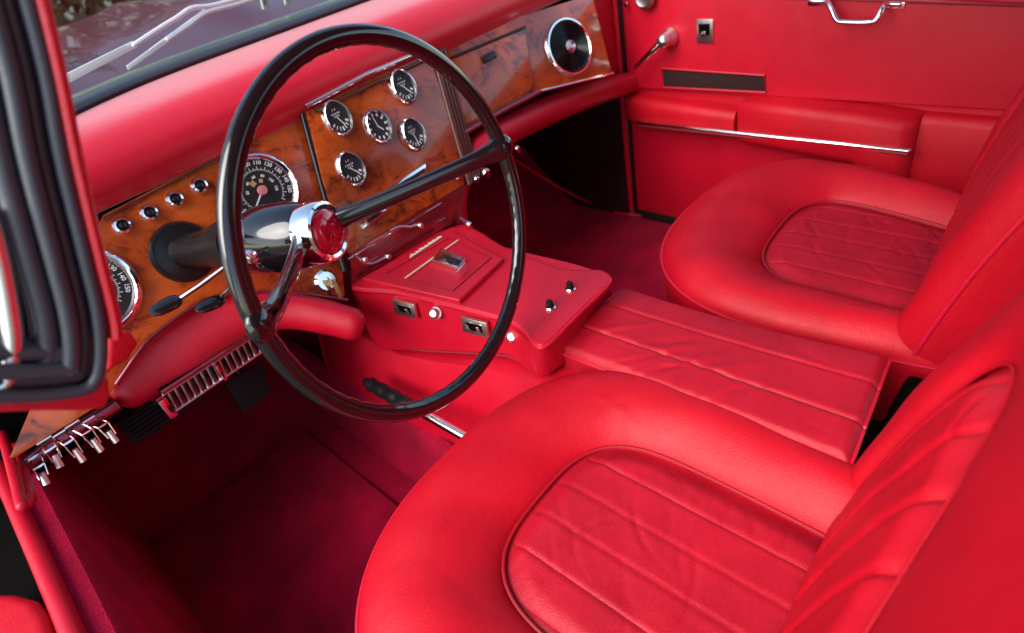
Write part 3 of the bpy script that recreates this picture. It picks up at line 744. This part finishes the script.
# switches on the driver side face
def side(px, py, off=0):
    a, b2 = onz(352, 285, CZ-.011), onz(500, 320, CZ-.011)
    d = (b2-a).normalized(); nn_ = V((d.y, -d.x, 0)); nn_ = nn_ if nn_.x < 0 else -nn_
    nn_ = (nn_+V((0, 0, .18))).normalized()
    return onp(px, py, a, nn_)+nn_*off, nn_, d
def sknob(px, py, r, mat, name):
    c, nn_, d = side(px, py)
    o = MB().add(*lathe([(r*1.15, -.004), (r*1.15, .002), (r*.9, .003), (r*1.0, .005), (r*1.0, .009), (r*.85, .0115), (r*.62, .0125), (r*.55, .0115), (0, .0118)], c, (nn_+V((0, -.3, .5))).normalized(), 24)).build(name, mat, con)
    return o
for q in [(365.5, 296), (436, 313), (513.5, 336)]: sknob(*q, .0088, M['satin'], 'console_knob')
for (x, y) in [(406, 308), (476, 326)]:
    c, nn_, d = side(x, y); up = nn_.cross(d).normalized(); up = up if up.z > 0 else -up
    d = -d if d.y > 0 else d
    mb = MB(); box(mb, c+nn_*.002, (.048, .027, .006), .0015, (d, up, nn_)); sw = mb.build('switch_plate', M['satin'], con)
    mb = MB(); box(mb, c+nn_*.005, (.030, .012, .002), .0006, (d, up, nn_)); mb.build('switch_recess', M['slot'], sw)
    for k in (-1, 1):
        mb = MB(); slab(mb, [c+nn_*.006+d*(k*.010-.0035)+up*-.005, c+nn_*.006+d*(k*.010+.0035)+up*-.005, c+nn_*.010+d*(k*.010+.002)+up*.005, c+nn_*.010+d*(k*.010-.002)+up*.005], nn_*.002, .0005); mb.build('rocker', M['satin'], sw)
# two black buttons on the flared top
for q in [(550.5, 308), (570.5, 289.5)]:
    c = onz(*q, CZ); o = MB().add(*lathe([(.0085, 0), (.0085, .002), (.0065, .004)], c, (0, 0, 1), 24, False)).build('button_collar', M['chrome'], con)
    MB().add(*lathe([(.0052, 0), (.0052, .010), (.0045, .013), (.002, .014), (0, .014)], c, (0, 0, 1), 18)).build('button', M['black'], o)

# ------------------------------------------------------------------ handbrake
hb0, hb1, hb2 = onx(365, 381, .375), onx(432, 418, .380), onx(486, 449, .390)
hb = thing('handbrake_lever', 'handbrake lever with ribbed black grip and chrome shaft beside the console', 'handbrake', hb2)
d = (hb1-hb0); MB().add(*tube([hb0+d*.55, hb1, hb2], .0078, 14)).build('shaft', M['chrome'], hb)
pts = []; rad = []
for k in range(61):
    t_ = k/60; pts.append(hb0+d*(.10+.72*t_)); rad.append(.0120+.0009*math.cos(t_*2*math.pi*4)+(-.003*(t_ > .96)) + .0008*math.sin(t_*math.pi))
MB().add(*tube(pts, rad, 18)).build('grip', M['black'], hb)
MB().add(*tube([hb0, hb0+d*.03, hb0+d*.09, hb0+d*.12], [.0065, .008, .008, .006], 14)).build('release_button', M['black'], hb)

# ------------------------------------------------------------------ far door
DX = 1.40
dr = thing('car_door', 'closed far door with red leather panel, chrome strip and grab handle', 'car door', (DX, .4, .02))
def dq(px, py, off=0): return onx(px, py, DX-off)
mb = MB(); slab(mb, [V((DX, .948, .012)), V((DX, -.35, .012)), V((DX, -.35, .66)), V((DX, .948, .66))], V((.05, 0, 0)), .006, 3); mb.build('inner_panel', M['vinyl'], dr)
# padded upper panel
def pillow(px_poly, off, thick, bev, name, mat, parent=dr, seg=4):
    poly = [onx(x, y, DX-off) for x, y in px_poly]
    mb = MB(); slab(mb, poly, V((thick, 0, 0)), bev, seg); return mb.build(name, mat, parent)
pan = pillow([(628, 88), (629, 72), (640, 52), (700, -14), (1060, 6), (1040, 112), (1000, 111), (755, 96)], .010, .012, .005, 'upper_pad', M['vinyl'])
# armrest: a long shelf, deeper towards the rear
def shelf(pts, name):
    """pts: (y, ztop, zbot, depth)"""
    rows = []
    for (y, zt, zb, dp) in pts:
        r = min(.018, dp*.6)
        pr = [(DX, zt), (DX-dp+r, zt), (DX-dp+r*.3, zt-r*.25), (DX-dp, zt-r), (DX-dp+.002, zb+r), (DX-dp+r*.4, zb+r*.2), (DX-dp+r, zb), (DX, zb)]
        rows.append([V((x, y, z)) for x, z in pr])
    mb = MB(); mb.add(*grid(rows, capu=True)); return mb.build(name, M['leather'], dr, sharp=60)
def yz(px, py, x): q = onx(px, py, x); return q.y, q.z
y_a, z_a = yz(635, 122, 1.36); y_b, z_b = yz(757, 100, 1.35); y_c, z_c = yz(912, 122, 1.325)
shelf([(.935, .372, .305, .030), (.90, .372, .300, .045), (.72, .368, .300, .05), (.625, .365, .300, .052)], 'armrest')
shelf([(.618, .385, .298, .050), (.612, .392, .295, .058), (.5, .395, .292, .066), (.36, .392, .286, .070), (.285, .388, .20, .070), (.268, .386, .19, .060), (.262, .385, .19, .02)], 'armrest')
shelf([(.262, .385, .16, .028), (.1, .385, .14, .028), (-.3, .38, .12, .028)], 'rear_pad')
# chrome strip
a, b_ = onx(637, 122, 1.352), onx(908, 150, 1.328)
mb = MB(); pts = [a, a.lerp(b_, .33), a.lerp(b_, .66), b_]
mb.add(*tube(pts, .0055, 10, up=(0, 0, 1), ry=.0035, dome=True)); mb.build('chrome_strip', M['chrome'], dr)
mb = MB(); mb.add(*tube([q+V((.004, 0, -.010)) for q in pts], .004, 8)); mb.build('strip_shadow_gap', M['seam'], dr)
# map pocket
po = [dq(*q, .011) for q in [(662, 68), (765, 75), (766, 92), (664, 87)]]
mb = MB(); slab(mb, po, V((.03, 0, 0)), .001); pk = mb.build('map_pocket', M['pocket'], dr)
mb = MB(); mb.add(*tube([q+V((-.002, 0, 0)) for q in po], .0025, 8, closed=True)); mb.build('pocket_piping', M['vinyl'], pk)
# grab handle
hp = [dq(812, 1, .012), dq(826, 2, .016), dq(830, 6, .035), dq(836, 19, .045), dq(842, 22, .045), dq(868, 22.5, .045), dq(876, 20, .045), dq(883, 8, .035), dq(887, 4, .016), dq(900, 4, .012)]
gh = MB().add(*tube(cat_(hp, 5), .0050, 12, dome=True)).build('grab_handle', M['chrome'], dr)
for q in ((816, 2), (896, 5)):
    c = dq(*q, .011); mb = MB(); box(mb, c, (.006, .03, .012), .002); mb.build('handle_foot', M['chrome'], gh)
# window crank
c = dq(670, 37, .012)
cr_ = MB().add(*lathe([(.022, 0), (.022, .006), (.017, .012), (.016, .03), (.013, .038), (.006, .042), (0, .043)], c, (-1, 0, 0), 24)).build('window_crank', M['satin'], dr)
e = onx(636, 67, DX-.05); MB().add(*tube([c+V((-.03, 0, 0)), c.lerp(e, .4)+V((-.022, 0, 0)), e], [.010, .0075, .006], 12, dome=True)).build('crank_arm', M['chrome'], cr_)
# lock plate
c = dq(705, 31, .012); mb = MB(); box(mb, c, (.006, .040, .050), .002); lk = mb.build('lock_plate', M['satin'], dr)
mb = MB(); box(mb, c+V((-.003, 0, .004)), (.003, .026, .024), .001); mb.build('lock_recess', M['slot'], lk)
mb = MB(); box(mb, c+V((-.006, 0, -.004)), (.008, .012, .012), .002); mb.build('lock_tab', M['chrome'], lk)
c = dq(645, -3, .012); MB().add(*lathe([(.026, 0), (.026, .006), (.018, .012), (.012, .010), (0, .010)], c, (-1, 0, 0), 24)).build('door_knob', M['satin'], dr)
c = dq(626, 4, .012); MB().add(*lathe([(.006, 0), (.006, .004), (0, .006)], c, (-1, 0, 0), 12)).build('screw', M['chrome'], dr)
mb = MB()
mb.add(*tube([dq(733, -4, .012), dq(1024, 6, .012)], .002, 6)); mb.build('panel_seam', M['seam'], dr)

# far kick panel and door post
fp = thing('door_post', 'red trimmed door post between the dash end and the far door', 'door post', (1.38, .97, .0))
mb = MB(); slab(mb, [V((1.325, .962, .42)), V((1.45, .962, .42)), V((1.45, .962, .80)), V((1.29, .962, .80))], V((0, .03, 0)), .006, 3); mb.build('post_trim', M['vinyl'], fp)
mb = MB(); mb.add(*tube(cat_([V((1.394, .957, .02)), V((1.392, .957, .2)), V((1.392, .957, .45)), V((1.388, .955, .8))], 5), .008, 10)); mb.build('welt', M['vinyl'], fp)
mb = MB(); mb.add(*tube([V((1.397, .944, .02)), V((1.397, .944, .30)), V((1.394, .946, .8))], .0055, 8)); mb.add(*tube([V((1.396, .944, .016)), V((1.396, -.3, .016))], .011, 8)); mb.build('seal_and_dark_gap', M['black'], fp)  # rubber shut-line seal, plus a dark tube put in for the gap below
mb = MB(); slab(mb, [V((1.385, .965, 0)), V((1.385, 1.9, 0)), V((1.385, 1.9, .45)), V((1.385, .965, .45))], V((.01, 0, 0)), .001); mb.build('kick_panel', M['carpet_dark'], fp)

# ------------------------------------------------------------------ floor, toe boards, sill
mb = MB(); NX, NY = 50, 60
rows = [[V((-.14+1.66*i/NX, -.6+2.3*j/NY, .004*math.sin(i*.7+j*.3)*math.sin(j*.5)+.45*smooth01((-.6+2.3*j/NY-1.12)/.55))) for i in range(NX+1)] for j in range(NY+1)]
mb.add(*grid(rows)); tag(mb.build('floor', M['carpet'], loc=(.6, .5, 0)), kind='structure')
mat_ = MB(); pts = [V((-.08, .52, .012)), V((.30, .52, .012)), V((.30, 1.10, .012)), V((-.08, 1.10, .012))]
slab(mat_, pts, V((0, 0, -.008)), .003)
mt = mat_.build('floor_mat', M['carpet'], loc=(.1, .8, 0)); tag(mt, 'wine red carpet mat in the near footwell', 'floor mat')
mb = MB(); mb.add(*tube(cat_([ony(512, 158, 1.14), ony(560, 188, 1.12), ony(600, 207, 1.09), onz(624, 214, .012), onz(690, 218, .012)], 5), .004, 8)); tag(mb.build('carpet_edging', M['piping'], loc=(1.1, 1.05, .01)), 'thin red edging along the carpet of the far footwell', 'edging')
# near sill
sl = thing('door_sill', 'carpeted near door sill with bright red rubber welt along its edge', 'door sill', (-.12, .7, 0))
W0 = [(-14, 430), (0, 468), (20, 514), (45, 570), (75, 640), (95, 690)]
wpts = cat_([onx(x, y, -.10) for x, y in W0], 8)
mb = MB(); mb.add(*tube(wpts, .011, 14)); mb.build('welt', M['vinyl'], sl)
for pp_, r_ in (([(2, 395), (12, 430), (20, 465), (27, 500)], .009), ([(-8, 405), (4, 440), (14, 475), (22, 506)], .006)):
    mb = MB(); mb.add(*tube(cat_([onx(x, y, -.07) for x, y in pp_], 6), r_, 12, dome=True)); mb.build('welt', M['vinyl'], sl)
mb = MB(); rows = [[q+V((.004, 0, -.004)), q+V((.030, 0, -.008)), q+V((.040, 0, -.02)), V((q.x+.046, q.y, .0))] for q in wpts]
mb.add(*grid(rows)); mb.build('sill_carpet', M['carpet'], sl)
mb = MB(); rows = [[q+V((-.006, 0, -.006)), q+V((-.012, 0, -.05)), V((q.x-.10, q.y, q.z-.10)), V((q.x-.14, q.y, -.1)), V((q.x-1.1, q.y+.3, -.1))] for q in wpts]
mb.add(*grid(rows)); mb.build('seal_and_dark_gap', M['slot'], sl)  # seal edge, then an added black sheet that keeps the outside dark
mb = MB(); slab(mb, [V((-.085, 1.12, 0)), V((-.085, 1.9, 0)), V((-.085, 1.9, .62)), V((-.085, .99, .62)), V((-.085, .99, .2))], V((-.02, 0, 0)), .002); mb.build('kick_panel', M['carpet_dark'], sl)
mb = MB(); slab(mb, [V((-1.3, 1.02, -.3)), V((-.112, 1.02, -.3)), V((-.112, 1.02, .375)), V((-1.3, 1.02, .375))], V((0, .02, 0)), .002); mb.build('shade_filler', M['slot'], sl)  # added near-black slab so the area past the sill stays dark
# open near door: padded armrest end and dark shell
nd = thing('car_door', 'corner of the open near door with red padded armrest in the bottom left', 'car door', (-.25, .45, .0))
mb = MB(); poly = [onz(*q, .40) for q in [(-60, 590), (12, 592), (33, 598), (44, 612), (52, 640), (60, 690), (-60, 690)]]
slab(mb, poly, V((0, 0, -.09)), .012, 4); mb.build('armrest', M['leather'], nd)

# ------------------------------------------------------------------ pedals
def pedal(px, y, name, label, nrib, mat, arm):
    q = [ony(x, y_, y+dy) for x, y_, dy in px]; c = sum(q, V())/4
    n_ = (q[1]-q[0]).cross(q[3]-q[0]).normalized(); n_ = n_ if n_.y < 0 else -n_
    t = thing(name, label, 'pedal', c)
    mb = MB(); slab(mb, q, -n_*.010, .003)
    pad = mb.build('pad', mat, t)
    mb = MB()
    for k in range(nrib):
        a = (k+.7)/(nrib+.4); mb.add(*tube([q[0].lerp(q[3], a).lerp(q[1].lerp(q[2], a), .06)+n_*.001, q[0].lerp(q[3], a).lerp(q[1].lerp(q[2], a), .94)+n_*.001], .0028, 8))
    mb.build('tread', mat, pad)
    MB().add(*tube([c-n_*.01, c-n_*.01+V(arm)], .008, 10)).build('arm', M['black'], t)
pedal([(116, 424, 0), (188, 378, 0), (204, 398, -.03), (134, 445, -.03)], 1.06, 'brake_pedal', 'wide ribbed black pedal left of the smooth one', 6, M['pedal'], (0, .1, .2))
pedal([(224, 383, 0), (262, 362, 0), (272, 392, -.03), (244, 414, -.03)], 1.10, 'accelerator_pedal', 'plain grey black pedal right of the ribbed one', 0, M['pedal'], (0, .1, .2))

# ------------------------------------------------------------------ windscreen, bonnet, wipers
ws = thing('windscreen', 'windscreen pane in a black rubber seal above the dash pad', 'windscreen', (.6, 1.15, .74))
bx = [-.0+1.36*i/40 for i in range(41)]
base = [V((x, ws_y(x)+.012, .748)) for x in bx]
MB().add(*tube(base, .017, 14, up=(0, 0, 1), ry=.009)).build('rubber_seal', M['rubber'], ws)
rows = [[q+V((0, .03-.5*s*.9, .006+.42*s+.02*math.sin(s*3.14))) for s in (0, .15, .3, .5, .7, .85, 1)] for q in base]
MB().add(*grid(rows)).build('pane', M['glass'], ws)
MB().add(*tube([q+V((0, .042, .004)) for q in base], .018, 12, up=(0, 0, 1), ry=.006)).build('cowl_strip', M['cowl'], ws)
bn = MB(); NXX, NYY = 70, 50; rows = []
for j in range(NYY+1):
    y = 1.205+1.25*j/NYY; row = []
    for i in range(NXX+1):
        x = -.45+2.5*i/NXX; yy_ = y-.30*max(0, (.50-x)/.95)**2*(1-j/NYY)
        z = .728+.050*smooth01((y-1.2)/.5)-.03*((x-.72)/1.1)**2
        z += .016*math.exp(-((x-.72)/.06)**2)*smooth01((y-1.3)/.3)+.020*math.exp(-((x-.22-.10*(y-1.2))/.06)**2)*smooth01((y-1.25)/.2)
        z -= .012*math.exp(-((x-.42)/.05)**2)*smooth01((y-1.3)/.3)
        if j > 42: z -= .06*((j-42)/8)**2
        row.append(V((x, yy_, z)))
    rows.append(row)
rows.append([q+V((0, .02, -.4)) for q in rows[-1]])
bn.add(*grid(rows)); b_o = bn.build('bonnet', M['paint'], loc=(.72, 2.2, .7)); tag(b_o, 'glossy maroon bonnet seen through the windscreen', 'bonnet')
def wiper(blade, arm, r, label):
    q = [ony(x, y, 1.235) for x, y in blade]; p = [ony(x, y, 1.225) for x, y in arm]
    t = thing('windscreen_wiper', label, 'wiper', p[-1], 'wipers on the windscreen')
    MB().add(*tube(cat_(p, 4), r, 8, dome=True)).build('arm', M['silver'], t)
    mb = MB(); slab(mb, q, V((0, .006, 0)), .0008); mb.build('blade', M['silver'], t)
    MB().add(*lathe([(.008, -.03), (.009, .0), (.007, .006), (0, .009)], p[-1], (0, -.6, 1), 16)).build('spindle', M['chrome'], t)
wiper([(60, 77), (133, 41), (138, 47), (62, 87)], [(134, 45), (160, 28), (178, 17), (192, 8), (215, 5), (262, -8)], .0040, 'wiper with broad pale blade beside the red windscreen pillar')
wiper([(127, 66), (168, 36), (205, 9), (209, 13), (172, 40), (129, 70)], [(168, 39), (190, 24), (207, 12), (240, 3), (285, -12)], .0050, 'wiper with thin curved arm farther from the red windscreen pillar')

# ------------------------------------------------------------------ windscreen pillar
PYY = .47
pi_ = thing('windscreen_pillar', 'red trimmed windscreen pillar with black rubber seals at the left edge', 'pillar', (.08, PYY, .6))
def pq(px, py, dy=0): return ony(px, py, PYY+dy)
edge = [(18, -60), (33, 0), (52, 76), (67, 160), (88, 249), (101, 305), (105, 345), (101, 375), (88, 390), (60, 396), (20, 399), (-30, 400)]
E_ = cat_([pq(*q) for q in edge], 6)
cenE = pq(-10, 200)
def inset(pts, px_amt):   # move along the in-plane normal, in metres
    out = []
    for i, p in enumerate(pts):
        t_ = (pts[min(i+1, len(pts)-1)]-pts[max(i-1, 0)]).normalized(); nn_ = t_.cross(V((0, 1, 0))).normalized()
        if (cenE-p).dot(nn_) < 0: nn_ = -nn_
        out.append(p+nn_*px_amt)
    return out
ribs = [(.0035, .0045, -.004), (.0115, .0045, .004), (.020, .0055, -.002), (.031, .0070, .006)]
for a, r, dy in ribs:
    MB().add(*tube([q+V((0, dy, 0)) for q in inset(E_, a)], r, 12)).build('rubber_seal', M['rubber'], pi_)
mb = MB(); A_ = inset(E_, .000); B_ = inset(E_, .040); mb.add(*grid([[q+V((0, .008, 0)) for q in A_], [q+V((0, .012, 0)) for q in B_]])); mb.build('seal_channel', M['rubber'], pi_)
RT = [(25, -60), (41, 0), (59, 76), (76, 160), (97, 249), (112, 309), (115, 332)]
rt = cat_([pq(*q, .004) for q in RT], 6)
MB().add(*tube([q+V((-.002, 0, 0)) for q in rt], .0058, 16, up=(0, 1, 0), ry=.014)).build('pillar_trim', M['vinyl'], pi_)
# dogleg below
dg = [pq(*q, .0) for q in [(-40, 402), (20, 402), (60, 399), (90, 391), (103, 380), (109, 379), (110, 398), (104, 408), (85, 411), (40, 411), (-40, 414)]]
mb = MB(); slab(mb, dg, V((0, .03, 0)), .003, 3); mb.build('dogleg_trim', M['vinyl'], pi_)
# end cap of the dash beside the pillar
mb = MB(); slab(mb, [ony(*q, .60) for q in [(110, 334), (130, 330), (140, 344), (128, 360), (108, 372)]], V((-.02, .05, 0)), .004, 3); mb.build('pillar_foot', M['leather'], pi_)
# quarter window: chrome edge and pane
ch = [(-14, 210), (-2, 250), (8, 300), (13, 340), (10, 372), (2, 388), (-12, 392)]
MB().add(*tube(cat_([pq(*q, .005) for q in ch], 6), .006, 12)).build('window_trim', M['satin'], pi_)

# ------------------------------------------------------------------ body shell round the cabin (roof shades the cabin), ground
M['headlining'] = simple('headlining', (.55, .50, .46), .9)[0]
gd = MB(); gd.add([V((-60, -60, -.32)), V((60, -60, -.32)), V((60, 60, -.32)), V((-60, 60, -.32))], [(0, 1, 2, 3)])
gm, nt, b = simple('gravel_and_grass', (.2, .19, .17), .9)
tc = N(nt, 'ShaderNodeTexCoord'); n1 = N(nt, 'ShaderNodeTexNoise'); n1.inputs['Scale'].default_value = .4; L(nt, tc.outputs['Object'], n1.inputs['Vector'])
r = N(nt, 'ShaderNodeValToRGB'); r.color_ramp.elements[0].color = (.03, .045, .015, 1); r.color_ramp.elements[1].color = (.12, .11, .09, 1); L(nt, n1.outputs['Fac'], r.inputs['Fac']); L(nt, r.outputs['Color'], b.inputs['Base Color'])
tag(gd.build('ground', gm, loc=(0, 0, -.32), smooth=False), kind='structure')
def foliage(c, rad, n, size, name, mat, seed):
    rn = random.Random(seed); mb = MB(); vs = []; fs = []
    for i in range(n):
        while True:
            p = V((rn.uniform(-1, 1), rn.uniform(-1, 1), rn.uniform(-1, 1)))
            if .25 < p.length < 1 and math.sin(p.x*7+seed)*math.sin(p.y*6)*math.sin(p.z*8+seed) > -.35: break
        q = V((c[0]+p.x*rad[0], c[1]+p.y*rad[1], c[2]+p.z*rad[2]))
        a = V((rn.gauss(0, 1), rn.gauss(0, 1), rn.gauss(0, 1))).normalized(); b2 = a.orthogonal().normalized(); s_ = size*rn.uniform(.5, 1.3)
        k = len(vs); vs += [q+a*s_, q+b2*s_*.5, q-a*s_, q-b2*s_*.5]; fs.append((k, k+1, k+2, k+3))
    mb.add(vs, fs); return mb.build(name, mat, loc=(c[0], c[1], -.32), smooth=False)
lf = simple('leaf_green', (.08, .10, .03), .6)[0]; lt_ = simple('dry_grass', (.30, .24, .12), .7)[0]
tag(foliage((2, 11, 1.7), (13, 1.6, 2.3), 15000, .17, 'hedge', lf, 3), 'long green hedge far beyond the bonnet', kind='stuff')
for i, (x, y, m_) in enumerate([(.9, 5.2, lf), (1.7, 5.6, lt_), (1.25, 6.4, lf)]):
    o = foliage((x, y, .05), (.45, .4, .42), 900, .06, 'shrub', m_, 20+i)
    tag(o, ['low green shrub beyond the bonnet near the window pillar', 'dry straw coloured shrub beyond the bonnet', 'green shrub behind the two other shrubs beyond the bonnet'][i], 'shrub', 'shrubs beyond the bonnet')
ROOF = True
if ROOF:
    rf = MB(); rows = []
    for j in range(13):
        y = -1.3+1.95*j/12; rows.append([V((.08+1.24*i/12, y, 1.16+.06*math.sin(math.pi*i/12)+.03*math.sin(math.pi*j/12))) for i in range(13)])
    rf.add(*grid(rows)); o = rf.build('car_roof', M['headlining'], loc=(.7, -.3, 1.2)); tag(o, 'pale lined roof above the cabin', 'roof')

# ------------------------------------------------------------------ light
w = bpy.data.worlds.new('World'); sc.world = w; w.use_nodes = True; nt = w.node_tree
sky = nt.nodes.new('ShaderNodeTexSky'); sky.sky_type = 'NISHITA'; sky.sun_disc = False
SE, SA = math.radians(43), math.radians(-84)     # elevation, azimuth (from +Y clockwise)
sky.sun_elevation = SE; sky.sun_rotation = SA; sky.air_density = 1.2; sky.dust_density = 1.5
nt.links.new(sky.outputs[0], nt.nodes['Background'].inputs['Color']); nt.nodes['Background'].inputs['Strength'].default_value = .15
sd = V((math.sin(SA)*math.cos(SE), math.cos(SA)*math.cos(SE), math.sin(SE)))
ld_ = bpy.data.lights.new('sun', 'SUN'); ld_.energy = 2.4; ld_.angle = math.radians(48); ld_.color = (1, .96, .9)
so = bpy.data.objects.new('sun', ld_); C.objects.link(so); so.rotation_euler = sd.to_track_quat('Z', 'Y').to_euler(); so.location = sd*5

sc.render.engine = 'CYCLES'
sc.view_settings.view_transform = 'Standard'; sc.view_settings.look = 'None'; sc.view_settings.exposure = 1.06; sc.view_settings.gamma = 1
sc.cycles.max_bounces = 8; sc.cycles.diffuse_bounces = 4
sc.render.resolution_x = 1024; sc.render.resolution_y = 633
